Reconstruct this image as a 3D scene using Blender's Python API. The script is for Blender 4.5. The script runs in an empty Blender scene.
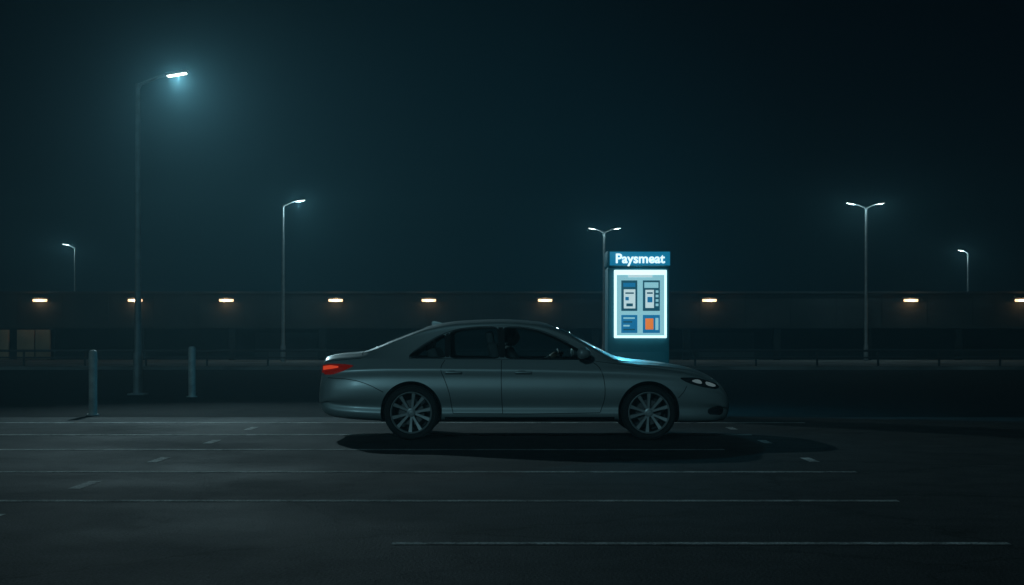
import bpy, bmesh, math, random
import numpy as np
from mathutils import Vector, Matrix
from mathutils.bvhtree import BVHTree
random.seed(4)
S=bpy.context.scene
S.view_settings.view_transform='Standard'
S.view_settings.look='None'
S.view_settings.exposure=0
COL=S.collection
F=1422.0; H=1.19; HY=340.0
def wx(px,D): return (px-512)/F*D
def wz(py,D): return H+(HY-py)/F*D

# ---------------------------------------------------------------- materials
def mat(name,base=(0.5,0.5,0.5),rough=0.5,metal=0.0,emit=None,es=0.0,spec=0.5,coat=0.0,noise=None,bump=None):
    m=bpy.data.materials.new(name); m.use_nodes=True
    nt=m.node_tree; b=nt.nodes['Principled BSDF']
    b.inputs['Base Color'].default_value=(*base,1)
    b.inputs['Roughness'].default_value=rough
    b.inputs['Metallic'].default_value=metal
    b.inputs['Specular IOR Level'].default_value=spec
    b.inputs['Coat Weight'].default_value=coat
    b.inputs['Coat Roughness'].default_value=0.15
    if emit:
        b.inputs['Emission Color'].default_value=(*emit,1)
        b.inputs['Emission Strength'].default_value=es
    tc=None
    if noise or bump:
        tc=nt.nodes.new('ShaderNodeTexCoord')
    if noise:
        sc,amt=noise
        n=nt.nodes.new('ShaderNodeTexNoise'); n.inputs['Scale'].default_value=sc; n.inputs['Detail'].default_value=6
        nt.links.new(tc.outputs['Object'],n.inputs['Vector'])
        r=nt.nodes.new('ShaderNodeMapRange'); r.inputs[1].default_value=0.3; r.inputs[2].default_value=0.7
        r.inputs[3].default_value=1-amt; r.inputs[4].default_value=1+amt
        nt.links.new(n.outputs['Fac'],r.inputs[0])
        mx=nt.nodes.new('ShaderNodeVectorMath'); mx.operation='SCALE'
        mx.inputs[0].default_value=base
        nt.links.new(r.outputs[0],mx.inputs['Scale'])
        nt.links.new(mx.outputs[0],b.inputs['Base Color'])
    if bump:
        sc,st=bump
        n=nt.nodes.new('ShaderNodeTexNoise'); n.inputs['Scale'].default_value=sc; n.inputs['Detail'].default_value=8
        nt.links.new(tc.outputs['Object'],n.inputs['Vector'])
        bp=nt.nodes.new('ShaderNodeBump'); bp.inputs['Strength'].default_value=st; bp.inputs['Distance'].default_value=0.01
        nt.links.new(n.outputs['Fac'],bp.inputs['Height']); nt.links.new(bp.outputs[0],b.inputs['Normal'])
    return m

def asphalt(name,base,dark=0.6,rough=(0.45,0.8),spec=0.12):
    m=mat(name,base,0.7,spec=spec); nt=m.node_tree; b=nt.nodes['Principled BSDF']
    tc=nt.nodes.new('ShaderNodeTexCoord')
    def noise(sc,det=6,rg=0.6):
        n=nt.nodes.new('ShaderNodeTexNoise'); n.inputs['Scale'].default_value=sc; n.inputs['Detail'].default_value=det; n.inputs['Roughness'].default_value=rg
        nt.links.new(tc.outputs['Object'],n.inputs['Vector']); return n
    def rng(src,a,bb,c,d):
        r=nt.nodes.new('ShaderNodeMapRange'); r.inputs[1].default_value=a; r.inputs[2].default_value=bb; r.inputs[3].default_value=c; r.inputs[4].default_value=d
        nt.links.new(src,r.inputs[0]); return r.outputs[0]
    def mul(a,b2):
        x=nt.nodes.new('ShaderNodeMath'); x.operation='MULTIPLY'; nt.links.new(a,x.inputs[0]); nt.links.new(b2,x.inputs[1]); return x.outputs[0]
    big=noise(0.35,5); mid=noise(2.2,8,0.7); fine=noise(55,3)
    v=nt.nodes.new('ShaderNodeTexVoronoi'); v.feature='DISTANCE_TO_EDGE'; v.inputs['Scale'].default_value=0.33
    wn=noise(1.3,6,0.7)
    ad=nt.nodes.new('ShaderNodeVectorMath'); ad.operation='MULTIPLY_ADD'; ad.inputs[1].default_value=(0.9,0.9,0.9)
    nt.links.new(wn.outputs['Color'],ad.inputs[0]); nt.links.new(tc.outputs['Object'],ad.inputs[2])
    nt.links.new(ad.outputs[0],v.inputs['Vector'])
    crack=rng(v.outputs['Distance'],0.0,0.012,0.45,1.0)
    f=mul(mul(rng(big.outputs['Fac'],0.3,0.7,dark,1.25),rng(mid.outputs['Fac'],0.3,0.7,0.6,1.4)),mul(rng(fine.outputs['Fac'],0.3,0.7,0.3,1.7),crack))
    sc=nt.nodes.new('ShaderNodeVectorMath'); sc.operation='SCALE'; sc.inputs[0].default_value=base
    nt.links.new(f,sc.inputs['Scale']); nt.links.new(sc.outputs[0],b.inputs['Base Color'])
    nt.links.new(rng(big.outputs['Fac'],0.35,0.65,rough[0],rough[1]),b.inputs['Roughness'])
    bp=nt.nodes.new('ShaderNodeBump'); bp.inputs['Strength'].default_value=1.0; bp.inputs['Distance'].default_value=0.012
    nt.links.new(fine.outputs['Fac'],bp.inputs['Height']); nt.links.new(bp.outputs[0],b.inputs['Normal'])
    return m

def worn_paint(name,col,base):
    m=asphalt(name,col,0.8,rough=(0.75,0.95)); nt=m.node_tree; b=nt.nodes['Principled BSDF']
    src=[l for l in nt.links if l.to_socket==b.inputs['Base Color']][0].from_socket
    tc=nt.nodes.new('ShaderNodeTexCoord')
    n=nt.nodes.new('ShaderNodeTexNoise'); n.inputs['Scale'].default_value=3.5; n.inputs['Detail'].default_value=10; n.inputs['Roughness'].default_value=0.75
    nt.links.new(tc.outputs['Object'],n.inputs['Vector'])
    r=nt.nodes.new('ShaderNodeMapRange'); r.inputs[1].default_value=0.34; r.inputs[2].default_value=0.55
    nt.links.new(n.outputs['Fac'],r.inputs[0])
    mx=nt.nodes.new('ShaderNodeMix'); mx.data_type='RGBA'
    nt.links.new(r.outputs[0],mx.inputs['Factor'])
    for s in mx.inputs:
        if s.type=='RGBA' and s.name=='A': s.default_value=(*base,1)
    bs=[s for s in mx.inputs if s.type=='RGBA' and s.name=='B'][0]
    nt.links.new(src,bs)
    out=[s for s in mx.outputs if s.type=='RGBA'][0]
    nt.links.new(out,b.inputs['Base Color'])
    return m

# ---------------------------------------------------------------- mesh helpers
def empty(name,loc=(0,0,0),rz=0):
    o=bpy.data.objects.new(name,None); o.location=loc; o.rotation_euler=(0,0,rz); o.empty_display_size=0.2
    COL.objects.link(o); return o
def obj(name,me,parent=None,mats=()):
    o=bpy.data.objects.new(name,me); COL.objects.link(o)
    if parent: o.parent=parent
    for m in mats: me.materials.append(m)
    return o
def from_bm(name,bm,parent=None,mats=(),smooth=False,angle=None):
    me=bpy.data.meshes.new(name); bm.to_mesh(me); bm.free()
    if smooth:
        for p in me.polygons: p.use_smooth=True
        if angle: me.set_sharp_from_angle(angle=math.radians(angle))
    return obj(name,me,parent,mats)
def box(name,c,s,m,parent=None,bev=0.0,rot=None,seg=2):
    bm=bmesh.new(); bmesh.ops.create_cube(bm,size=1)
    bmesh.ops.scale(bm,vec=s,verts=bm.verts)
    if bev>0: bmesh.ops.bevel(bm,geom=bm.edges[:],offset=bev,segments=seg,affect='EDGES',profile=0.5)
    if rot: bmesh.ops.rotate(bm,matrix=rot,verts=bm.verts,cent=(0,0,0))
    bmesh.ops.translate(bm,vec=c,verts=bm.verts)
    return from_bm(name,bm,parent,[m],smooth=bev>0,angle=40)
def tube(name,pts,radii,m,parent=None,n=16,caps=True):
    bm=bmesh.new(); rings=[]
    P=[Vector(p) for p in pts]
    up=Vector((0,1,0))
    for i,p in enumerate(P):
        t=(P[min(i+1,len(P)-1)]-P[max(i-1,0)]).normalized()
        a=t.cross(up)
        if a.length<1e-3: a=t.cross(Vector((1,0,0)))
        a.normalize(); b=t.cross(a).normalized()
        r=radii[i] if hasattr(radii,'__len__') else radii
        rings.append([bm.verts.new(p+(a*math.cos(k*2*math.pi/n)+b*math.sin(k*2*math.pi/n))*r) for k in range(n)])
    for i in range(len(rings)-1):
        for k in range(n):
            bm.faces.new((rings[i][k],rings[i][(k+1)%n],rings[i+1][(k+1)%n],rings[i+1][k]))
    if caps:
        bm.faces.new(rings[0]); bm.faces.new(rings[-1])
    bmesh.ops.recalc_face_normals(bm,faces=bm.faces)
    return from_bm(name,bm,parent,[m],smooth=True,angle=50)
def lathe_y(name,prof,m,parent=None,n=64,loc=(0,0,0)):
    bm=bmesh.new(); rings=[]
    for (y,r) in prof:
        rings.append([bm.verts.new((loc[0]+r*math.cos(k*2*math.pi/n),loc[1]+y,loc[2]+r*math.sin(k*2*math.pi/n))) for k in range(n)])
    for i in range(len(rings)-1):
        for k in range(n):
            bm.faces.new((rings[i][k],rings[i][(k+1)%n],rings[i+1][(k+1)%n],rings[i+1][k]))
    bmesh.ops.recalc_face_normals(bm,faces=bm.faces)
    return from_bm(name,bm,parent,[m],smooth=True,angle=35)
def sheet(name,x0,x1,y0,y1,z,m,parent=None):
    bm=bmesh.new()
    bm.faces.new([bm.verts.new(v) for v in ((x0,y0,z),(x1,y0,z),(x1,y1,z),(x0,y1,z))])
    return from_bm(name,bm,parent,[m])

# ---------------------------------------------------------------- world
w=bpy.data.worlds.new("World"); S.world=w; w.use_nodes=True
nt=w.node_tree; bg=nt.nodes['Background']; out=nt.nodes['World Output']
sky=nt.nodes.new('ShaderNodeTexSky'); sky.sky_type='NISHITA'; sky.sun_disc=False
sky.sun_elevation=math.radians(-8); sky.sun_rotation=math.radians(200)
nt.links.new(sky.outputs[0],bg.inputs[0]); bg.inputs[1].default_value=0.002
tc=nt.nodes.new('ShaderNodeTexCoord')
dot=nt.nodes.new('ShaderNodeVectorMath'); dot.operation='DOT_PRODUCT'
d=Vector((-0.05,1,0.02)).normalized(); dot.inputs[1].default_value=d
nt.links.new(tc.outputs['Generated'],dot.inputs[0])
rg=nt.nodes.new('ShaderNodeMapRange'); rg.inputs[1].default_value=0.955; rg.inputs[2].default_value=1.0; rg.interpolation_type='SMOOTHSTEP'
nt.links.new(dot.outputs['Value'],rg.inputs[0])
cr=nt.nodes.new('ShaderNodeValToRGB'); e=cr.color_ramp.elements
e[0].position=0.0; e[0].color=(0.0000,0.0001,0.0010,1)
e[1].position=1.0; e[1].color=(0.0001,0.0036,0.0068,1)
nt.links.new(rg.outputs[0],cr.inputs[0])
bg2=nt.nodes.new('ShaderNodeBackground'); nt.links.new(cr.outputs[0],bg2.inputs[0]); bg2.inputs[1].default_value=1.0
add=nt.nodes.new('ShaderNodeAddShader'); nt.links.new(bg.outputs[0],add.inputs[0]); nt.links.new(bg2.outputs[0],add.inputs[1])
nt.links.new(add.outputs[0],out.inputs[0])

sun=bpy.data.lights.new("fill_sun",'SUN'); sun.energy=0.29; sun.angle=math.radians(5); sun.color=(0.38,0.84,1.0)  # added frontal fill, brightens the near side of the car
so=bpy.data.objects.new("fill_sun",sun); COL.objects.link(so)
sd=Vector((0.30,1.0,-0.36)).normalized()
so.rotation_euler=sd.to_track_quat('-Z','Y').to_euler(); so.location=(-10,-5,12)

# ---------------------------------------------------------------- ground
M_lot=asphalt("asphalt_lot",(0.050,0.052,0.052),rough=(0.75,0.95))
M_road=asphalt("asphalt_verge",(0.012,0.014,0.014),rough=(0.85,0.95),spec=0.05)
M_line=worn_paint("line_paint",(0.55,0.56,0.55),(0.08,0.082,0.082))
M_conc=mat("concrete",(0.22,0.22,0.21),0.85,noise=(3,0.3),bump=(40,0.4))
M_dirt=mat("soil",(0.02,0.022,0.02),0.95,spec=0.05,noise=(0.3,0.4))
sheet("ground",-900,900,-60,1600,-0.012,M_dirt)
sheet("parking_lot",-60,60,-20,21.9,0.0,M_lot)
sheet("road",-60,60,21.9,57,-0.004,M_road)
bm=bmesh.new()
prof=[(57.0,-0.01),(57.0,0.10),(57.03,0.13),(90,0.13),(90,-0.01)]
a=[bm.verts.new((-90,y,z)) for y,z in prof]; b=[bm.verts.new((90,y,z)) for y,z in prof]
for i in range(len(prof)-1): bm.faces.new((a[i],a[i+1],b[i+1],b[i]))
bmesh.ops.recalc_face_normals(bm,faces=bm.faces)
M_pave=mat("pavement_concrete",(0.12,0.12,0.115),0.9,spec=0.1,noise=(0.5,0.5),bump=(20,0.4))
from_bm("pavement",bm,None,[M_pave])
bm=bmesh.new()
def strip(x0,x1,y0,y1,z=0.004):
    n=max(1,int(abs(x1-x0)/2))
    for i in range(n):
        xa=x0+(x1-x0)*i/n; xb=x0+(x1-x0)*(i+1)/n
        bm.faces.new([bm.verts.new(v) for v in ((xa,y0,z),(xb,y0,z),(xb,y1,z),(xa,y1,z))])
for D,xe,xs,hw in ((20.4,4.2,-40,.07),(17.8,3.0,-40,.08),(15.4,2.3,-40,.065),(12.8,3.1,-40,.055),(10.5,2.85,-40,.05),(8.3,2.9,-0.7,.045)):
    strip(xs,xe,D-hw,D+hw)
for D in (19.1,16.6,14.1,11.65,9.4):
    strip(-3.55,-3.45,D-0.3,D+0.3)
    if D>14: strip(2.9,3.0,D-0.25,D+0.25)
for D in (19.1,16.6,14.1): strip(-9.6,-9.5,D-0.38,D+0.38); strip(9.0,9.1,D-0.38,D+0.38)
for f in bm.faces:
    if f.normal.z<0: f.normal_flip()
from_bm("parking_bay_markings",bm,None,[M_line])

# ---------------------------------------------------------------- bollards
M_boll=mat("bollard_paint",(0.26,0.27,0.26),0.6,noise=(6,0.3),bump=(30,0.3))
M_black=mat("black_plastic",(0.015,0.015,0.016),0.5)
def bollard(px,D,h,r=0.065):
    p=empty("bollard",(wx(px,D),D,0))
    tube("post",[(0,0,0),(0,0,h-0.05),(0,0,h-0.02),(0,0,h)],[r,r,r*0.9,r*0.5],M_boll,p,20)
    tube("collar",[(0,0,h-0.2),(0,0,h-0.12)],[r+0.004]*2,M_boll,p,20)
    tube("base_plate",[(0,0,0.0),(0,0,0.02)],[r*1.5]*2,M_boll,p,20)
bollard(93,22.5,1.03); bollard(192,29.7,1.06,0.075)

# ---------------------------------------------------------------- street lamps
M_pole=mat("galvanised_pole",(0.13,0.14,0.14),0.6,0.2,noise=(4,0.25))
M_head=mat("lamp_housing",(0.05,0.055,0.06),0.5,0.3)
def lens(name,col,s): return mat(name,(0.8,0.8,0.8),0.4,emit=col,es=s)
M_lens=lens("lamp_lens",(0.80,0.95,0.95),1.6)
M_lens_w=lens("lamp_lens_neutral",(0.95,1.0,0.90),2.5)
def lamp_head(par,tip,ang,size,M,power,col,aim=None,spot=150,name="head"):
    c=math.cos(ang)
    rot=Matrix.Rotation(-0.16*(1 if c>=0 else -1),3,'Y')
    hb=box(name+"_housing",(0,0,0),(0.62*size,0.26*size,0.075*size),M_head,par,0.025*size,rot)
    hb.location=tip
    l=box(name+"_lens",(0,0,-0.045*size),(0.52*size,0.2*size,0.05*size),M,par,0.015*size,rot); l.location=tip
    ld=bpy.data.lights.new(name+"_light",'SPOT' if aim else 'POINT'); ld.energy=power; ld.color=col; ld.shadow_soft_size=0.10
    if aim: ld.spot_size=math.radians(spot); ld.spot_blend=1.0
    lo=bpy.data.objects.new(name+"_light",ld); COL.objects.link(lo); lo.parent=par; lo.location=(tip[0],tip[1],tip[2]-0.08*size)
    if aim:
        dv=(Vector(aim)-Vector(par.location)-Vector(lo.location)).normalized()
        lo.rotation_euler=dv.to_track_quat('-Z','Y').to_euler()
def street_lamp(px,D,ytop,heads,r=0.07,power=400,size=1.0,M=None,aim=None,spot=150,col=(0.48,0.88,1)):
    X=wx(px,D); Z=wz(ytop,D)
    p=empty("street_lamp",(X,D,0))
    zt=Z-0.28*size
    tube("pole",[(0,0,0),(0,0,0.9),(0,0,0.95),(0,0,zt)],[r*1.35,r*1.35,r,r*0.62],M_pole,p,20)
    box("base_plate",(0,0,0.02),(r*5,r*5,0.04),M_pole,p,0.01)
    for i,hx in enumerate(heads):
        dx=wx(512+hx,D)
        tip=(dx,0,Z)
        sg=1 if dx>0 else -1
        arm=[(0,0,zt-0.12),(dx*0.08,0,zt-0.02*size),(dx*0.5,0,Z-0.12*size),(dx-0.25*size*sg,0,Z-0.045*size)]
        tube("arm_%d"%(i+1),arm,[r*0.6,r*0.5,r*0.42,r*0.38],M_pole,p,12)
        lamp_head(p,tip,0 if dx>0 else math.pi,size,M or M_lens,power,col,aim,spot,"head_%d"%(i+1))
    return p
street_lamp(138,30.8,73,[39],0.075,5000,0.8,M_lens_w,aim=(-2.2,15.6,0),spot=84,col=(0.55,0.90,1.0))
street_lamp(283,70,200,[17],0.09,600,0.9)
street_lamp(604,73,228,[-12,13],0.08,140,0.7)
street_lamp(866,72,203,[-15,14],0.08,300,0.8)
street_lamp(75,110,244,[-9],0.09,450,1.0)
street_lamp(968,110,250,[-7],0.09,400,0.85)

# ---------------------------------------------------------------- long low building
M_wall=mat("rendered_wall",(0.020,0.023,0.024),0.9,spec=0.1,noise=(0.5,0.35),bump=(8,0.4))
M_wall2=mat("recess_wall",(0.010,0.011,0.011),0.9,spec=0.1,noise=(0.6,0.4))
M_trim=mat("coping",(0.028,0.031,0.032),0.8,spec=0.1,noise=(1,0.3))
M_door=mat("garage_door",(0.014,0.016,0.017),0.7,0.0,noise=(1,0.3))
M_warmwall=mat("stucco_beige",(0.22,0.15,0.09),0.9,noise=(1,0.3),bump=(10,0.3))
M_wl=lens("wall_lamp_lens",(1.0,0.70,0.38),2.0)
B=empty("car_park_building",(0,75,0))
zt=wz(293,75); zf=wz(326,75)
box("upper_wall",(0,2.0,(zt+zf)/2),(120,4,zt-zf),M_wall,B)
box("roof_coping",(0,1.97,zt+0.03),(120.3,4.3,0.10),M_trim,B)
box("soffit_band",(0,-0.02,zf-0.06),(120.1,0.25,0.12),M_wall,B)
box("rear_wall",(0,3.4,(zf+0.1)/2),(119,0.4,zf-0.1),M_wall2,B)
x=-58; i=0
while x<58:
    i+=1
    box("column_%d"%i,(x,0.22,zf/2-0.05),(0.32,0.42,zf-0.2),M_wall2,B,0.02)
    if random.random()<0.5:
        box("roller_door_%d"%i,(x+2.4,3.12,0.85),(3.4,0.1,1.5),M_door,B)
    x+=4.8
for k in range(-24,25):
    box("wall_joint_%d"%(k+25),(k*2.4+0.3,-0.003,(zt+zf)/2),(0.035,0.02,zt-zf-0.2),M_wall2,B)
for k,px in enumerate((3,27,44)):
    box("stucco_pier_%d"%(k+1),(wx(px,75),-0.15,0.95),(0.75 if k!=1 else 0.9,0.2,1.55),M_warmwall,B,0.02)
for k,px in enumerate((41,136,227,336,429,545,709,910,1021)):
    wlp=empty("wall_lamp",(wx(px,75),74.86,wz(300.5,75)))
    box("lens",(0,-0.03,-0.0),(0.74,0.14,0.13),M_wl,wlp,0.03)
    box("hood",(0,0.0,0.13),(0.9,0.26,0.06),M_head,wlp,0.02)
    box("bracket",(0,0.06,0.0),(0.3,0.12,0.12),M_head,wlp,0.01)
    ld=bpy.data.lights.new("lamp_light",'POINT'); ld.energy=15; ld.color=(1,0.62,0.30); ld.shadow_soft_size=0.06
    lo=bpy.data.objects.new("lamp_light",ld); COL.objects.link(lo); lo.parent=wlp; lo.location=(0,-0.22,-0.05)
# low guard rail along the pavement in front of the building
G=empty("guard_rail",(0,58.2,0.13))
box("rail_upper",(0,0,0.62),(110,0.06,0.10),M_door,G,0.01)
box("rail_lower",(0,0,0.34),(110,0.05,0.07),M_door,G,0.01)
for kk in range(-22,23): box("rail_post_%d"%(kk+23),(kk*2.5,0.07,0.33),(0.08,0.08,0.68),M_door,G,0.01)

# ---------------------------------------------------------------- pay station
D=22.0; k=D/F
P=empty("payment_kiosk",(wx(638,D),D,0))
M_kb=mat("kiosk_teal_glow_paint",(0.02,0.15,0.20),0.5,0.0,emit=(0.002,0.05,0.075),es=0.2,noise=(3,0.15))  # cabinet is no lamp; a faint glow is put into its colour
M_hdr=mat("header_blue",(0.02,0.25,0.40),0.4,emit=(0.006,0.17,0.32),es=0.85)
M_txt=mat("sign_letters",(0.9,0.9,0.9),0.5,emit=(0.75,0.97,1),es=1.1)
M_scr=mat("lightbox_frame",(0.8,0.9,0.9),0.4,emit=(0.55,0.94,1.0),es=1.5)
M_scr2=mat("lightbox_face",(0.3,0.5,0.55),0.4,emit=(0.24,0.54,0.62),es=0.9)
M_card=mat("backlit_card",(0.7,0.75,0.75),0.5,emit=(0.55,0.76,0.80),es=0.8)
M_cardd=mat("dark_print",(0.02,0.05,0.07),0.5,emit=(0.012,0.095,0.15),es=0.75)
M_blue=mat("blue_print",(0.02,0.16,0.35),0.5,emit=(0.01,0.17,0.36),es=0.8)
M_or=mat("orange_button",(0.7,0.2,0.04),0.5,emit=(0.85,0.24,0.06),es=0.75)
def KX(px): return (px-638)*k
def KZ(py): return wz(py,D)
def kbox(name,x0,x1,y0,y1,proud,m,th=0.02,bev=0.0):
    return box(name,((KX(x0)+KX(x1))/2,-proud+th/2,(KZ(y0)+KZ(y1))/2),(abs(KX(x1)-KX(x0)),th,abs(KZ(y0)-KZ(y1))),m,P,bev)
box("plinth",(0,0.35,0.06),(1.25,1.0,0.12),M_conc,P,0.02)
box("cabinet",(KX(638.5),0.33,(0.12+KZ(267))/2),(62*k,0.62,KZ(267)-0.12),M_kb,P,0.03)
kb=box("header_box",(KX(638.5),0.30,KZ(258.5)),(63.5*k,0.72,15.5*k),M_kb,P,0.02)
kbox("header_panel",609.5,669.5,252,265.6,0.075,M_hdr,0.02,0.004)
kbox("lightbox_rim",614,666.5,270,338,0.045,M_scr,0.06,0.01)
kbox("lightbox_panel",616.5,664,275,335.5,0.052,M_scr2,0.02)
kbox("top_strip",628,652,274.9,277.4,0.060,M_card,0.01)
kbox("left_unit",621,637,280.5,311,0.060,M_cardd,0.015,0.002)
kbox("left_unit_display",623,635,283,287,0.066,M_blue,0.01)
kbox("left_unit_front",623.5,635,289.5,308.5,0.066,M_card,0.01)
kbox("left_unit_slot",625,633.5,292.5,294,0.071,M_cardd,0.008)
kbox("left_unit_tray",626,632.5,303.5,306.5,0.071,M_cardd,0.008)
kbox("left_unit_reader",625,628.5,297,300.5,0.071,M_blue,0.008)
kbox("right_unit",642.5,659.5,280.5,311,0.060,M_cardd,0.015,0.002)
kbox("right_unit_display",644,658,282.5,288,0.066,M_scr2,0.01)
kbox("right_unit_front",645,653.5,290,308,0.066,M_card,0.01)
kbox("right_unit_slot",646.5,652.3,292.4,294,0.071,M_cardd,0.008)
kbox("right_unit_reader",647,652,297,302.5,0.071,M_blue,0.008)
for r in range(4): kbox("right_unit_key_%d"%(r+1),655.3,658,290.5+r*4.4,293+r*4.4,0.066,M_scr2,0.01)
kbox("lower_left_notice",621,637,315,333,0.060,M_blue,0.015,0.002)
for r in range(4): kbox("notice_line_%d"%(r+1),623,634.5-(r%3)*2.6,317.4+r*3.8,318.9+r*3.8,0.066,M_cardd if r%2 else M_scr2,0.008)
kbox("ticket_slot",642.5,659.5,315,333,0.060,M_blue,0.015,0.002)
kbox("orange_ticket_button",645,653,318.5,329.5,0.068,M_or,0.02,0.004)
kbox("slot_light",655,658,318,330,0.066,M_scr2,0.01)
box("lower_door",(KX(638.5),0.012,0.62),(54*k,0.02,0.75),M_kb,P,0.006)
box("door_lock",(KX(657),-0.002,0.72),(0.04,0.02,0.08),M_black,P,0.004)
fc=bpy.data.curves.new("header_text",'FONT'); fc.body="Paysmeat"; fc.size=0.2; fc.extrude=0.004; fc.align_x='CENTER'; fc.align_y='CENTER'; fc.offset=0.005
fo=bpy.data.objects.new("header_text",fc); COL.objects.link(fo); fo.parent=P
fo.rotation_euler=(math.radians(90),0,0); fo.location=(KX(639.5),-0.083,KZ(259.2)); fc.materials.append(M_txt)
bpy.context.view_layer.update()
sc=(49*k)/max(fo.dimensions.x,1e-3); fo.scale=(sc,sc,1)
M_glowbar=lens("tube_lamp",(0.2,0.8,1.0),1.5)  # made-up glowing bar, hidden behind the header
box("rear_tube_lamp",(0,0.68,KZ(270)),(0.5,0.05,0.05),M_glowbar,P,0.01)
pl=bpy.data.lights.new("rear_glow_light",'POINT'); pl.energy=300; pl.color=(0.05,0.62,1.0); pl.shadow_soft_size=0.04  # added unseen light, makes the mist glow around the kiosk
po=bpy.data.objects.new("rear_glow_light",pl); COL.objects.link(po); po.parent=P; po.location=(0,0.80,KZ(270))
sl=bpy.data.lights.new("spill_spot",'SPOT'); sl.energy=60; sl.color=(0.10,0.68,1.0); sl.shadow_soft_size=0.02; sl.spot_size=math.radians(80); sl.spot_blend=1  # added spot under the header lip for cyan spill on ground and car
sp=bpy.data.objects.new("spill_spot",sl); COL.objects.link(sp); sp.parent=P; sp.location=(0,-0.11,KZ(268.0))
sp.rotation_euler=Vector((-0.02,-1,-0.12)).to_track_quat('-Z','Y').to_euler()

# ---------------------------------------------------------------- CAR
C=empty("parked_car",(0,17.8,0))
def pchip(xs,ys,x):
    xs=np.array(xs,float); ys=np.array(ys,float); h=np.diff(xs); dl=np.diff(ys)/h
    m=np.zeros(len(xs)); m[0]=dl[0]; m[-1]=dl[-1]
    for i in range(1,len(xs)-1):
        if dl[i-1]*dl[i]>0:
            w1=2*h[i]+h[i-1]; w2=h[i]+2*h[i-1]; m[i]=(w1+w2)/(w1/dl[i-1]+w2/dl[i])
    i=int(np.clip(np.searchsorted(xs,x)-1,0,len(xs)-2)); t=(x-xs[i])/h[i]
    return ((2*t**3-3*t**2+1)*ys[i]+(t**3-2*t**2+t)*h[i]*m[i]+(-2*t**3+3*t**2)*ys[i+1]+(t**3-t**2)*h[i]*m[i+1])
# X, zb, ws, wm, zm, wsh, zsh, wb, zbelt, wr, zr, ztop
T=[
(-2.335,.43,.50,.53,.50,.52,.54,.46,.57,.30,.585,.59),
(-2.325,.38,.60,.64,.50,.63,.58,.56,.62,.40,.64,.645),
(-2.30,.34,.68,.73,.50,.72,.66,.64,.74,.50,.78,.79),
(-2.265,.31,.74,.785,.51,.775,.76,.70,.90,.56,.955,.965),
(-2.23,.29,.77,.815,.52,.80,.80,.72,.935,.58,.985,1.00),
(-2.12,.26,.81,.855,.53,.835,.84,.745,.955,.60,1.005,1.025),
(-1.84,.235,.86,.895,.55,.87,.865,.78,.968,.63,1.03,1.052),
(-1.40,.22,.88,.912,.56,.89,.875,.805,.968,.64,1.175,1.245),
(-1.00,.22,.885,.915,.56,.895,.875,.815,.96,.63,1.315,1.375),
(-.65,.22,.885,.915,.56,.895,.872,.82,.955,.62,1.375,1.43),
(-.15,.22,.885,.915,.56,.895,.868,.82,.95,.62,1.393,1.45),
(.29,.22,.885,.915,.56,.895,.862,.82,.945,.62,1.362,1.425),
(.60,.22,.885,.915,.56,.893,.855,.815,.94,.635,1.268,1.345),
(.975,.22,.88,.912,.56,.89,.845,.805,.925,.69,1.068,1.165),
(1.10,.22,.88,.912,.56,.888,.842,.80,.92,.70,1.0,1.095),
(1.29,.22,.88,.91,.56,.885,.835,.785,.90,.66,.947,.99),
(1.85,.21,.87,.90,.55,.865,.80,.74,.855,.54,.895,.915),
(2.16,.20,.845,.875,.53,.835,.755,.70,.81,.50,.845,.86),
(2.36,.20,.79,.825,.50,.785,.70,.63,.745,.44,.775,.785),
(2.48,.21,.73,.765,.47,.735,.64,.58,.675,.40,.70,.708),
(2.56,.22,.66,.70,.44,.675,.565,.54,.60,.36,.62,.625),
(2.61,.24,.58,.62,.42,.60,.50,.48,.52,.32,.535,.54),
(2.635,.29,.48,.52,.40,.50,.45,.40,.47,.25,.48,.485)]
TX=[r[0] for r in T]
def par(x): return [pchip(TX,[r[j] for r in T],x) for j in range(1,12)]
def cr_curve(pts,n):
    P=[np.array(p,float) for p in pts]; P=[2*P[0]-P[1]]+P+[2*P[-1]-P[-2]]; out=[]
    for i in range(1,len(P)-2):
        p0,p1,p2,p3=P[i-1:i+3]
        t0=0; t1=t0+max(np.linalg.norm(p1-p0),1e-6)**.5; t2=t1+max(np.linalg.norm(p2-p1),1e-6)**.5; t3=t2+max(np.linalg.norm(p3-p2),1e-6)**.5
        for q in range(n):
            t=t1+(t2-t1)*q/n
            A1=(t1-t)/(t1-t0)*p0+(t-t0)/(t1-t0)*p1; A2=(t2-t)/(t2-t1)*p1+(t-t1)/(t2-t1)*p2; A3=(t3-t)/(t3-t2)*p2+(t-t2)/(t3-t2)*p3
            B1=(t2-t)/(t2-t0)*A1+(t-t0)/(t2-t0)*A2; B2=(t3-t)/(t3-t1)*A2+(t-t1)/(t3-t1)*A3
            out.append((t2-t)/(t2-t1)*B1+(t-t1)/(t2-t1)*B2)
    out.append(P[-2]); return out
def section(x):
    zb,ws,wm,zm,wsh,zsh,wb,zbe,wr,zr,zt=par(x)
    hgt=zsh-zm
    # lower door tucks under, so the sill falls darker
    return cr_curve([(0,zb),(ws-.14,zb),(ws-.03,zb+.035),(ws+.000,zb+.09),(ws-.018,zb+.17),(wm-.010,zm-.06),(wm,zm+.05),(wm-.006+(wsh-wm)*.5,zm+hgt*.60),(wsh+.012,zsh-.035),(wsh-.014,zsh+.006),(wb+.02,zbe-.018),(wb,zbe+.005),
        (wr+(wb-wr)*.12,zr-(zr-zbe)*.12),(wr,zr),(wr*.82,zr+(zt-zr)*.48),(wr*.45,zt-(zt-zr)*.17),(0,zt)],5)
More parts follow.
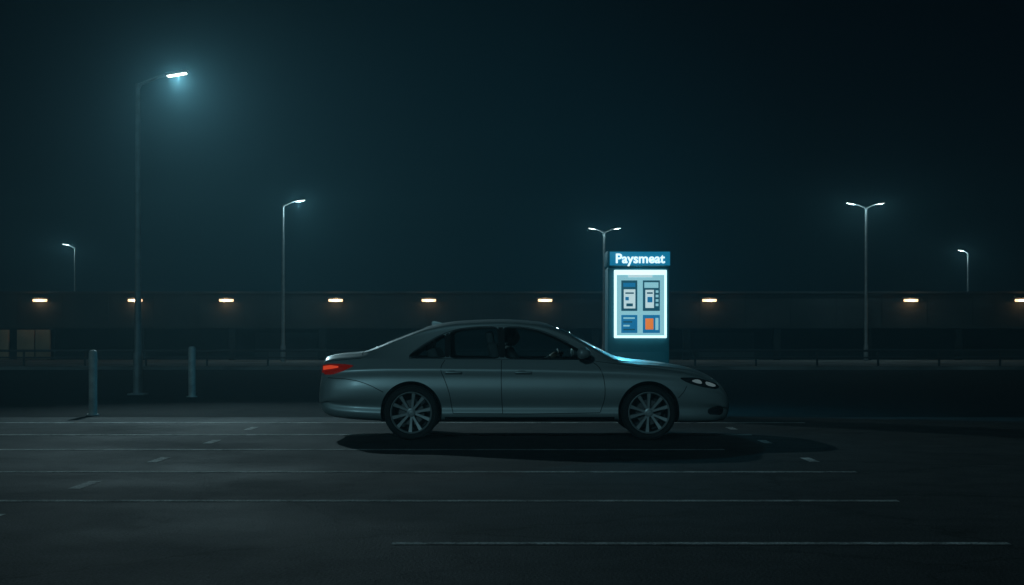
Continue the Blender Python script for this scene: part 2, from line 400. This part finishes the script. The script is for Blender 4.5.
def loft(name,xs,secf):
    bm=bmesh.new(); rings=[]
    for x in xs:
        s=secf(x); full=[(p[0],p[1]) for p in s]+[(-p[0],p[1]) for p in s[-2:0:-1]]
        rings.append([bm.verts.new((x,y,z)) for y,z in full])
    n=len(rings[0])
    for i in range(len(rings)-1):
        for j in range(n): bm.faces.new((rings[i][j],rings[i][(j+1)%n],rings[i+1][(j+1)%n],rings[i+1][j]))
    bm.faces.new(rings[0]); bm.faces.new(rings[-1])
    bmesh.ops.recalc_face_normals(bm,faces=bm.faces)
    me=bpy.data.meshes.new(name); bm.to_mesh(me); bm.free()
    return obj(name,me)
def spaced(keys,n):
    out=[]
    for a,b in zip(keys[:-1],keys[1:]):
        c=max(3,int((b-a)/n)); out+= [a+(b-a)*i/c for i in range(c)]
    return out+[keys[-1]]
xs=spaced(TX,0.035)
M_paint=mat("car_paint",(0.32,0.37,0.37),0.42,0.35,coat=0.2,noise=(220,0.06))
M_in=mat("wheel_well",(0.006,0.006,0.006),0.95)
M_cab=mat("cabin_trim",(0.05,0.05,0.052),0.85)
M_rub=mat("window_rubber",(0.008,0.008,0.009),0.35)
M_seam=mat("panel_gap",(0.012,0.014,0.014),0.9)
M_chr=mat("chrome_trim",(0.45,0.47,0.48),0.25,1.0)
body=loft("body",xs,section); body.data.materials.append(M_paint)
bvh=BVHTree.FromPolygons([v.co.copy() for v in body.data.vertices],[p.vertices[:] for p in body.data.polygons])
def cav(x):
    zb,ws,wm,zm,wsh,zsh,wb,zbe,wr,zr,zt=par(x)
    fl=pchip([-1.75,-.95,-.70,.95,1.15],[.80,.78,.42,.42,.60],x)
    return cr_curve([(0,fl),(wm-.16,fl),(wm-.10,fl+.03),(wsh-.085,zsh-.02),(wb-.045,zbe),(wr-.035,zr-.04),(wr*.5,zt-(zt-zr)*.25-.04),(0,zt-.045)],4)
cavity=loft("cavity",spaced([-1.66,-.95,-.7,.95,1.16],0.06),cav); cavity.data.materials.append(M_cab)
def chaikin(pts,n=2,closed=True):
    for _ in range(n):
        q=[]; L=len(pts)
        rngi=range(L) if closed else range(L-1)
        if not closed: q.append(pts[0])
        for i in rngi:
            a=pts[i]; b=pts[(i+1)%L]; dd=math.dist(a,b); f=min(.25,0.03/max(dd,1e-6)) if closed else .25
            q.append((a[0]+(b[0]-a[0])*f,a[1]+(b[1]-a[1])*f)); q.append((a[0]+(b[0]-a[0])*(1-f),a[1]+(b[1]-a[1])*(1-f)))
        if not closed: q.append(pts[-1])
        pts=q
    return pts
def prism(name,pts,axis,a,b,m):
    bm=bmesh.new()
    f=(lambda p,t:(p[0],t,p[1])) if axis=='y' else ((lambda p,t:(p[0],p[1],t)) if axis=='z' else (lambda p,t:(t,p[0],p[1])))
    A=[bm.verts.new(f(p,a)) for p in pts]; Bv=[bm.verts.new(f(p,b)) for p in pts]; n=len(pts)
    bm.faces.new(A); bm.faces.new(Bv)
    for i in range(n): bm.faces.new((A[i],A[(i+1)%n],Bv[(i+1)%n],Bv[i]))
    bmesh.ops.recalc_face_normals(bm,faces=bm.faces)
    me=bpy.data.meshes.new(name); bm.to_mesh(me); bm.free(); return obj(name,me,None,[m])
W_q=[(-1.22,.985),(-1.21,1.01),(-1.05,1.125),(-.90,1.215),(-.80,1.262),(-.79,.98)]
W_r=[(-.745,.978),(-.755,1.282),(-.60,1.318),(-.40,1.338),(-.17,1.344),(-.145,.975)]
W_f=[(-.085,.973),(-.105,1.344),(.12,1.335),(.30,1.303),(.48,1.238),(.66,1.150),(.82,1.062),(.955,.985),(.93,.966)]
WS=[(1.23,0),(1.21,.25),(1.14,.48),(1.045,.60),(.80,.575),(.52,.51),(.45,.25),(.42,0)]
RW=[(-1.03,0),(-1.05,.30),(-1.09,.50),(-1.40,.55),(-1.62,.56),(-1.66,.40),(-1.70,0)]
WSf=WS+[(x,-y) for x,y in WS[-2:0:-1]]; RWf=RW+[(x,-y) for x,y in RW[-2:0:-1]]
Wq,Wr,Wf=[chaikin(q,2) for q in (W_q,W_r,W_f)]
cut=[cavity]
for q in (Wq,Wr,Wf):
    cut.append(prism("c",q,'y',.42,1.2,M_rub)); cut.append(prism("c",q,'y',-1.2,-.42,M_rub))
cut.append(prism("c",chaikin(WSf,2),'z',.95,1.7,M_rub)); cut.append(prism("c",chaikin(RWf,2),'z',1.02,1.7,M_rub))
RX,FX=-1.20,1.63; WR=.325; AR=.366
for ax in (RX,FX):
    circ=[(ax+AR*math.cos(a),.335+AR*math.sin(a)) for a in [i*2*math.pi/72 for i in range(72)]]
    cut.append(prism("c",circ,'y',.52,1.3,M_in)); cut.append(prism("c",circ,'y',-1.3,-.52,M_in))
for c in cut:
    md=body.modifiers.new("b",'BOOLEAN'); md.operation='DIFFERENCE'; md.solver='EXACT'; md.object=c
    try: md.material_mode='TRANSFER'
    except: pass
dg=bpy.context.evaluated_depsgraph_get(); dg.update()
nm=bpy.data.meshes.new_from_object(body.evaluated_get(dg))
body.modifiers.clear(); body.data=nm
for c in cut: bpy.data.objects.remove(c,do_unlink=True)
for p in nm.polygons: p.use_smooth=True
nm.set_sharp_from_angle(angle=math.radians(38))
body.parent=C

def hit(a,b,mode):
    if mode=='R': r=bvh.ray_cast(Vector((a,-3,b)),Vector((0,1,0)))
    elif mode=='L': r=bvh.ray_cast(Vector((a,3,b)),Vector((0,-1,0)))
    elif mode=='T': r=bvh.ray_cast(Vector((a,b,3)),Vector((0,0,-1)))
    elif mode=='F': r=bvh.ray_cast(Vector((5,a,b)),Vector((-1,0,0)))
    else: r=bvh.ray_cast(Vector((-5,a,b)),Vector((1,0,0)))
    if r[0] is None:
        z=Vector((a,0,b)) if mode in 'RL' else (Vector((a,b,0)) if mode=='T' else Vector((0,a,b)))
        r=bvh.find_nearest(z)
    co,n=r[0],r[1]
    dirs={'R':Vector((0,-1,0)),'L':Vector((0,1,0)),'T':Vector((0,0,1)),'F':Vector((1,0,0)),'B':Vector((-1,0,0))}
    if n.dot(dirs[mode])<0: n=-n
    return co,n
def patch(name,pts,mode,off,m,parent=None,step=0.04,th=0.0):
    bm=bmesh.new(); vs=[bm.verts.new((p[0],p[1],0)) for p in pts]; bm.faces.new(vs)
    for ax in (0,1):
        lo=min(p[ax] for p in pts); hi=max(p[ax] for p in pts); t=lo+step
        while t<hi-1e-4:
            no=(1,0,0) if ax==0 else (0,1,0); co=(t,0,0) if ax==0 else (0,t,0)
            bmesh.ops.bisect_plane(bm,geom=bm.verts[:]+bm.edges[:]+bm.faces[:],plane_co=co,plane_no=no); t+=step
    for v in bm.verts:
        co,n=hit(v.co.x,v.co.y,mode); v.co=co+n*off
    if th>0:
        r=bmesh.ops.solidify(bm,geom=bm.faces[:],thickness=th)
    bmesh.ops.recalc_face_normals(bm,faces=bm.faces)
    return from_bm(name,bm,parent or C,[m],smooth=True,angle=50)
def ribbon(name,pts,mode,width,off,m,closed=False,step=0.02):
    if closed: pts=list(pts)+[pts[0]]
    res=[]
    for a,b in zip(pts[:-1],pts[1:]):
        n=max(1,int(math.dist(a,b)/step))
        for i in range(n): res.append((a[0]+(b[0]-a[0])*i/n,a[1]+(b[1]-a[1])*i/n))
    if not closed: res.append(pts[-1])
    hs=[hit(p[0],p[1],mode) for p in res]; L=len(hs); bm=bmesh.new(); rows=[]
    for i in range(L):
        if closed: t=hs[(i+1)%L][0]-hs[i-1][0]
        else: t=hs[min(i+1,L-1)][0]-hs[max(i-1,0)][0]
        s=t.normalized().cross(hs[i][1]).normalized()*width/2
        c=hs[i][0]+hs[i][1]*off
        rows.append((bm.verts.new(c-s),bm.verts.new(c+hs[i][1]*.001),bm.verts.new(c+s)))
    for i in range(L if closed else L-1):
        a=rows[i]; b=rows[(i+1)%L]
        bm.faces.new((a[0],a[1],b[1],b[0])); bm.faces.new((a[1],a[2],b[2],b[1]))
    bmesh.ops.recalc_face_normals(bm,faces=bm.faces)
    return from_bm(name,bm,C,[m],smooth=True)
M_gl=bpy.data.materials.new("tinted_glass"); M_gl.use_nodes=True
g=M_gl.node_tree; g.nodes.clear(); o_=g.nodes.new('ShaderNodeOutputMaterial'); mx=g.nodes.new('ShaderNodeMixShader'); tr=g.nodes.new('ShaderNodeBsdfTransparent'); gs=g.nodes.new('ShaderNodeBsdfGlossy'); fr=g.nodes.new('ShaderNodeFresnel')
fr.inputs[0].default_value=1.5; tr.inputs[0].default_value=(0.68,0.78,0.78,1); gs.inputs['Roughness'].default_value=0.04; gs.inputs[0].default_value=(0.9,0.9,0.9,1)
g.links.new(fr.outputs[0],mx.inputs[0]); g.links.new(tr.outputs[0],mx.inputs[1]); g.links.new(gs.outputs[0],mx.inputs[2]); g.links.new(mx.outputs[0],o_.inputs[0])
def grow(pts,d):
    cx=sum(p[0] for p in pts)/len(pts); cy=sum(p[1] for p in pts)/len(pts)
    return [(p[0]+(p[0]-cx)/max(math.dist(p,(cx,cy)),1e-6)*d,p[1]+(p[1]-cy)/max(math.dist(p,(cx,cy)),1e-6)*d) for p in pts]
for md in 'RL':
    sfx='right' if md=='R' else 'left'
    for nme,q in (("quarter_glass",Wq),("rear_door_glass",Wr),("front_door_glass",Wf)):
        patch(nme+"_"+sfx,grow(q,.01),md,-.010,M_gl)
        ribbon(nme+"_seal_"+sfx,q,md,.018,.0015,M_rub,True)
    patch("b_pillar_trim_"+sfx,[(-.145,.980),(-.165,1.344),(-.11,1.344),(-.09,.980)],md,.003,M_rub)
    patch("c_pillar_trim_"+sfx,[(-.79,.985),(-.795,1.262),(-.76,1.276),(-.75,.985)],md,.003,M_rub)
    ribbon("belt_trim_"+sfx,[(-1.23,.972),(-.8,.964),(-.1,.959),(.5,.954),(.94,.953)],md,.010,.004,M_chr)
    ribbon("window_trim_"+sfx,chaikin([(-1.23,.980),(-1.22,1.02),(-1.06,1.138),(-.90,1.232),(-.75,1.294),(-.60,1.333),(-.40,1.353),(-.12,1.361),(.12,1.351),(.31,1.318),(.50,1.248),(.68,1.158)],1,False),md,.008,.003,M_rub)
    sm=lambda nme,p,cl=False: ribbon(nme+"_"+sfx,p,md,.008,.0012,M_seam,cl)
    sm("front_door_gap",chaikin([(.97,.92),(1.05,.86),(1.10,.72),(1.11,.50),(1.05,.33)],2,False))
    sm("centre_door_gap",chaikin([(-.125,.950),(-.13,.7),(-.12,.45),(-.11,.31)],2,False))
    sm("rear_door_gap",chaikin([(-.80,.95),(-.86,.85),(-.80,.72),(-.74,.55),(-.72,.40),(-.70,.32)],2,False))
    sm("sill_gap",[(-.70,.315),(.2,.31),(1.05,.325)])
    sm("rear_bumper_gap",chaikin([(-1.53,.57),(-1.70,.66),(-1.90,.72),(-2.20,.74)],1,False))
    sm("front_bumper_gap",chaikin([(1.98,.50),(2.05,.58),(2.08,.64)],1,False))
    sm("hood_gap",[(1.0,.935),(1.4,.885),(1.8,.838),(2.1,.79)])
    sm("trunk_gap",[(-2.24,.93),(-2.0,.955),(-1.8,.972)])
    ribbon("rocker_moulding_"+sfx,[(-.80,.262),(0,.258),(1.22,.262)],md,.05,.006,M_rub)
    if md=='L': patch("fuel_door_"+sfx,[(-1.33,.80),(-1.33,.90),(-1.20,.90),(-1.20,.80)],md,.0015,M_paint)
patch("windscreen",grow(chaikin(WSf,2),.012),'T',-.008,M_gl,step=.06)
patch("rear_window",grow(chaikin(RWf,2),.012),'T',-.008,M_gl,step=.06)
ribbon("windscreen_seal",chaikin(WSf,2),'T',.02,.002,M_rub,True)
ribbon("rear_window_seal",chaikin(RWf,2),'T',.02,.002,M_rub,True)
ribbon("trunk_lid_gap",[(-1.80,-.70),(-1.80,.70)],'T',.009,.0015,M_seam)
M_tail=mat("tail_lamp",(0.30,0.008,0.006),0.25,emit=(0.8,0.03,0.012),es=0.07,coat=0.6)
M_tailh=mat("tail_lamp_lit",(0.6,0.05,0.02),0.3,emit=(1.0,0.09,0.03),es=0.45)
M_hl=mat("headlamp_reflector",(0.75,0.8,0.82),0.2,0.6,emit=(0.6,0.85,0.9),es=0.10)  # lamp is off; weak emission stands in for bright reflections
M_hlb=mat("headlamp_bezel",(0.02,0.02,0.022),0.2,coat=1.0)
for md in 'RL':
    sfx='right' if md=='R' else 'left'; s=-1 if md=='R' else 1
    patch("tail_lamp_"+sfx,chaikin([(-2.262,.78),(-2.262,.885),(-2.20,.905),(-2.0,.90),(-1.88,.885),(-1.92,.86),(-2.05,.805),(-2.16,.775)],1),md,.006,M_tail,step=.02,th=-.01)
    patch("tail_lamp_strip_"+sfx,[(-2.255,.83),(-2.255,.875),(-2.17,.885),(-2.07,.872),(-2.07,.855),(-2.16,.84)],md,.012,M_tailh,step=.02)
    patch("tail_lamp_rear_"+sfx,[(s*.45,.82),(s*.45,.90),(s*.74,.89),(s*.76,.80),(s*.6,.79)],'B',.006,M_tail,step=.02)
    patch("headlamp_"+sfx,chaikin([(1.98,.742),(2.10,.675),(2.28,.625),(2.46,.60),(2.49,.64),(2.40,.685),(2.20,.742)],1),md,.005,M_hlb,step=.02)
    patch("headlamp_reflector_1_"+sfx,chaikin([(2.13,.706),(2.19,.678),(2.27,.664),(2.25,.706),(2.20,.720)],1),md,.010,M_hl,step=.02)
    patch("headlamp_reflector_2_"+sfx,chaikin([(2.30,.694),(2.32,.650),(2.42,.628),(2.44,.645),(2.38,.676)],1),md,.010,M_hl,step=.02)
    patch("fog_lamp_bezel_"+sfx,chaikin([(2.34,.30),(2.34,.37),(2.50,.41),(2.55,.36),(2.52,.29)],1),md,.004,M_hlb,step=.02)
    patch("fog_lamp_"+sfx,[(2.43+.026*math.cos(a),.345+.020*math.sin(a)) for a in [i*math.pi/8 for i in range(16)]],md,.009,M_chr,step=.02)
    bm=bmesh.new(); bmesh.ops.create_uvsphere(bm,u_segments=24,v_segments=16,radius=1)
    for v in bm.verts:
        x,y,z=v.co; x=x if x>0 else x*.45
        v.co=Vector((.82+.11*x,s*(.985+.105*y),1.035+.068*z*(1-.15*y*s)))
    from_bm("door_mirror_"+sfx,bm,C,[M_paint],smooth=True)
    box("mirror_stalk_"+sfx,(.82,s*.865,.975),(.07,.12,.035),M_rub,C,.01)
    for hn,hx in (("rear",-.70),("front",.13)):
        co,n=hit(hx,.80,md)
        box("door_handle_%s_%s"%(hn,sfx),(hx,co.y+s*.022,.805),(.20,.024,.028),M_paint,C,.011,seg=3)
        patch("handle_recess_%s_%s"%(hn,sfx),chaikin([(hx-.07,.787),(hx-.07,.826),(hx+.05,.826),(hx+.05,.787)],2),md,.002,M_seam,step=.03)
patch("grille",chaikin([(-.42,.44),(-.46,.58),(-.36,.62),(.36,.62),(.46,.58),(.42,.44)],1),'F',.006,M_hlb,step=.04)
for i in range(4): ribbon("grille_bar_%d"%(i+1),[(-.42,.465+i*.038),(.42,.465+i*.038)],'F',.012,.012,M_chr)
patch("lower_intake",chaikin([(-.45,.27),(-.50,.36),(.50,.36),(.45,.27)],1),'F',.006,M_hlb,step=.04)
box("rear_number_plate",(-2.345,0,.70),(.012,.50,.11),M_conc,C,.003)
patch("rear_bumper_insert",[(-.45,.40),(-.45,.47),(.45,.47),(.45,.40)],'B',.004,M_rub,step=.05)
za=hit(-.98,0,'T')[0].z; zb_=hit(-.86,0,'T')[0].z
bm=bmesh.new()
fin=[(-1.0,za-.012),(-.86,zb_-.004),(-.90,zb_+.012),(-.975,za+.048),(-.995,za+.050),(-1.005,za+.03)]
A=[bm.verts.new((x,-.018 if i<2 else -.006,z)) for i,(x,z) in enumerate(fin)]; Bv=[bm.verts.new((x,.018 if i<2 else .006,z)) for i,(x,z) in enumerate(fin)]
bm.faces.new(A); bm.faces.new(Bv[::-1])
for i in range(6): bm.faces.new((A[i],A[(i+1)%6],Bv[(i+1)%6],Bv[i]))
bmesh.ops.recalc_face_normals(bm,faces=bm.faces); from_bm("roof_aerial",bm,C,[M_paint])
tube("exhaust_tip",[(-2.32,.5,.33),(-2.15,.5,.33)],.035,M_chr,C)
box("underbody",(.2,0,.26),(3.6,1.1,.12),M_in,C,.02)
# wheels
M_tyre=mat("tyre_rubber",(0.012,0.012,0.012),0.8,bump=(60,0.3))
M_rim=mat("alloy_rim",(0.36,0.39,0.39),0.4,0.4)
M_disc=mat("brake_disc",(0.12,0.12,0.12),0.45,0.9)
M_brl=mat("rim_barrel",(0.05,0.052,0.055),0.5,0.6)
def wheel(name,x,s):
    e=empty(name,(x,s*.80,WR)); e.parent=C; e.rotation_euler=(0,random.uniform(0,1.0),0)
    o=s
    lathe_y("tyre",[(o*-.11,.23),(o*-.112,.25),(o*-.115,.295),(o*-.10,.317),(o*-.07,.325),(0,.325),(o*.07,.325),(o*.10,.317),(o*.113,.295),(o*.110,.262),(o*.095,.248),(o*.085,.242)],M_tyre,e,72)
    lathe_y("rim_barrel",[(o*.088,.248),(o*.080,.238),(o*.06,.226),(o*-.10,.21),(o*-.10,.02)],M_brl,e,64)
    lathe_y("rim_lip",[(o*.078,.248),(o*.094,.250),(o*.098,.242),(o*.088,.232),(o*.070,.227)],M_rim,e,64)
    lathe_y("brake_disc",[(o*-.02,.05),(o*.005,.06),(o*.005,.15),(o*-.02,.15)],M_disc,e,48)
    lathe_y("hub",[(o*.04,.058),(o*.068,.052),(o*.074,.034),(o*.070,.030),(o*.072,.001)],M_rim,e,32)
    bm=bmesh.new()
    for kk in range(5):
        for dlt in (-.19,.19):
            a0=kk*2*math.pi/5+dlt*.8; a1=kk*2*math.pi/5+dlt*1.45
            r0,r1=.040,.236
            p0=Vector((math.cos(a0)*r0,0,math.sin(a0)*r0)); p1=Vector((math.cos(a1)*r1,0,math.sin(a1)*r1))
            t=(p1-p0).normalized(); q=Vector((-t.z,0,t.x))
            vs=[]
            for p,wd,yo,yi in ((p0,.016,.066,.035),(p0.lerp(p1,.5),.017,.072,.045),(p1,.026,.082,.055)):
                vs.append([bm.verts.new(p+q*wd+Vector((0,o*yi,0))),bm.verts.new(p+q*wd*.8+Vector((0,o*yo,0))),bm.verts.new(p-q*wd*.8+Vector((0,o*yo,0))),bm.verts.new(p-q*wd+Vector((0,o*yi,0)))])
            for i in range(2):
                for j in range(4): bm.faces.new((vs[i][j],vs[i][(j+1)%4],vs[i+1][(j+1)%4],vs[i+1][j]))
    bmesh.ops.recalc_face_normals(bm,faces=bm.faces)
    from_bm("spokes",bm,e,[M_rim])
for nme,x,s in (("wheel_rear_right",RX,-1),("wheel_rear_left",RX,1),("wheel_front_right",FX,-1),("wheel_front_left",FX,1)): wheel(nme,x,s)
# interior
M_seat=mat("seat_fabric",(0.12,0.12,0.125),0.9)
for s,t in ((-.38,"right"),(.38,"left")):
    box("seat_base_"+t,(.12,s,.60),(.52,.50,.14),M_seat,C,.04)
    box("seat_back_"+t,(-.17,s,.88),(.13,.48,.58),M_seat,C,.05,Matrix.Rotation(-.28,3,'Y'),3)
    box("headrest_"+t,(-.27,s,1.215),(.09,.25,.16),M_seat,C,.035,Matrix.Rotation(-.15,3,'Y'),3)
box("rear_bench",(-.62,0,.62),(.45,1.3,.16),M_seat,C,.04)
box("rear_bench_back",(-.90,0,.88),(.13,1.3,.44),M_seat,C,.04,Matrix.Rotation(-.4,3,'Y'))
for s,t in ((-.36,"right"),(.36,"left")): box("rear_headrest_"+t,(-1.02,s,1.12),(.09,.24,.13),M_seat,C,.03)
box("dashboard",(.98,0,.83),(.30,1.35,.22),M_cab,C,.06)
bm=bmesh.new()
R1,r1=.185,.014
rings=[]
for i in range(32):
    a=i*2*math.pi/32; ring=[]
    for j in range(8):
        b_=j*math.pi/4; rr=R1+r1*math.cos(b_); ring.append(bm.verts.new((r1*math.sin(b_),rr*math.cos(a),rr*math.sin(a))))
    rings.append(ring)
for i in range(32):
    for j in range(8): bm.faces.new((rings[i][j],rings[i][(j+1)%8],rings[(i+1)%32][(j+1)%8],rings[(i+1)%32][j]))
bmesh.ops.rotate(bm,matrix=Matrix.Rotation(-.42,3,'Y'),verts=bm.verts,cent=(0,0,0)); bmesh.ops.translate(bm,vec=(.66,.38,.90),verts=bm.verts)
from_bm("steering_wheel",bm,C,[M_black],smooth=True)
tube("steering_column",[(.66,.38,.90),(.92,.38,.80)],.035,M_black,C)

# ---------------------------------------------------------------- driver
M_cloth=mat("dark_jacket",(0.08,0.085,0.09),0.9,noise=(20,0.2)); M_skin=mat("skin",(0.42,0.27,0.20),0.55); M_hair=mat("hair",(0.02,0.015,0.012),0.7)
DR=empty("driver",(0,17.8,0))
def skin(name,verts,edges,rad,m,parent,sub=2,root=0):
    me=bpy.data.meshes.new(name); me.from_pydata(verts,edges,[]); o=obj(name,me,parent,[m])
    sk=o.modifiers.new("s",'SKIN'); sk.use_smooth_shade=True
    for i,r in enumerate(rad): me.skin_vertices[0].data[i].radius=(r,r) if not isinstance(r,tuple) else r
    me.skin_vertices[0].data[root].use_root=True
    ss=o.modifiers.new("ss",'SUBSURF'); ss.levels=sub; ss.render_levels=sub
    return o
y0=.38
V=[(.02,y0,.72),(-.03,y0,.86),(-.06,y0,1.0),(-.05,y0,1.10),(-.03,y0,1.16),
   (-.03,y0-.17,1.06),(.10,y0-.22,.86),(.36,y0-.18,.88),(.50,y0-.16,.98),
   (-.03,y0+.17,1.06),(.10,y0+.22,.86),(.36,y0+.18,.88),(.50,y0+.16,.98),
   (.12,y0-.09,.71),(.50,y0-.13,.76),(.78,y0-.12,.52),(.12,y0+.09,.71),(.50,y0+.13,.76),(.78,y0+.12,.52)]
E=[(0,1),(1,2),(2,3),(3,4),(2,5),(5,6),(6,7),(7,8),(2,9),(9,10),(10,11),(11,12),(0,13),(13,14),(14,15),(0,16),(16,17),(17,18)]
Rr=[.14,.13,.135,.07,.05,.065,.052,.042,.032,.065,.052,.042,.032,.085,.065,.045,.085,.065,.045]
skin("body_clothes",V,E,Rr,M_cloth,DR)
bm=bmesh.new(); bmesh.ops.create_uvsphere(bm,u_segments=32,v_segments=24,radius=1)
for v in bm.verts:
    x,y,z=v.co; jaw=1-.28*max(0,-z)
    v.co=Vector((.095*x*(1-.1*max(0,-z)) + (.012 if z<-.2 and x>0 else 0),.075*y*jaw,.118*z))
    if x>.8 and abs(y)<.3: v.co.x+=.022*max(0,1-abs(z+.1)*4)*(1-abs(y)/.3)
bmesh.ops.translate(bm,vec=(-.005,y0,1.235),verts=bm.verts); from_bm("head",bm,DR,[M_skin],smooth=True)
bm=bmesh.new(); bmesh.ops.create_uvsphere(bm,u_segments=24,v_segments=16,radius=1)
for v in bm.verts:
    x,y,z=v.co; v.co=Vector((-.018+.100*x,.082*y,.118*z+.018))
geom=[v for v in bm.verts if v.co.z<-.03-.0 and v.co.x>-.04 or v.co.x>.06 and v.co.z<.07]
bmesh.ops.delete(bm,geom=geom,context='VERTS')
bmesh.ops.translate(bm,vec=(-.005,y0,1.24),verts=bm.verts); from_bm("hair",bm,DR,[M_hair],smooth=True)
for s,t in ((-1,"right"),(1,"left")):
    box("ear_"+t,(-.012,y0+s*.078,1.225),(.03,.014,.055),M_skin,DR,.006)
    box("eye_"+t,(.080,y0+s*.030,1.245),(.012,.022,.010),M_black,DR,.003)
    hx,hy,hz=.50,y0+s*.16,.98
    hv=[(hx-.02,hy,hz-.01),(hx+.03,hy,hz+.02),(hx+.08,hy,hz+.045)]; he=[(0,1),(1,2)]; hr=[.024,.032,.034]
    skin("palm_"+t,hv,he,hr,M_skin,DR,1)
    for fi in range(4):
        ln=(.9,1.0,.95,.75)[fi]; oy=(fi-1.5)*.02
        b0=Vector((hx+.09,hy+oy,hz+.05)); p=[b0,b0+Vector((.035*ln,0,.018)),b0+Vector((.058*ln,0,-.006)),b0+Vector((.05*ln,0,-.03))]
        skin("finger_%d_%s"%(fi+1,t),[tuple(q) for q in p],[(0,1),(1,2),(2,3)],[.010,.009,.009,.008],M_skin,DR,1)
    skin("thumb_"+t,[(hx+.04,hy-s*.02,hz+.02),(hx+.07,hy-s*.045,hz+.015),(hx+.10,hy-s*.045,hz+.01)],[(0,1),(1,2)],[.012,.011,.009],M_skin,DR,1)
box("mouth",(.088,y0,1.175),(.008,.04,.008),M_black,DR,.002)

# ---------------------------------------------------------------- night mist (real scattering medium)
m=bpy.data.materials.new("mist"); m.use_nodes=True; n=m.node_tree; n.nodes.clear()
o2=n.nodes.new('ShaderNodeOutputMaterial'); v=n.nodes.new('ShaderNodeVolumeScatter'); v.inputs['Density'].default_value=0.0024; v.inputs['Color'].default_value=(0.42,0.86,1,1); v.inputs['Anisotropy'].default_value=0.35
n.links.new(v.outputs[0],o2.inputs['Volume'])
box("mist",(0,60,7.02),(150,140,14),m)

cam=bpy.data.cameras.new("camera"); co=bpy.data.objects.new("camera",cam); COL.objects.link(co)
cam.sensor_width=36; cam.lens=F/1024*36; cam.shift_y=(HY-292.5)/1024; cam.clip_end=4000; cam.clip_start=0.05
co.location=(0,0,H); co.rotation_euler=(math.radians(90),0,0)
S.camera=co
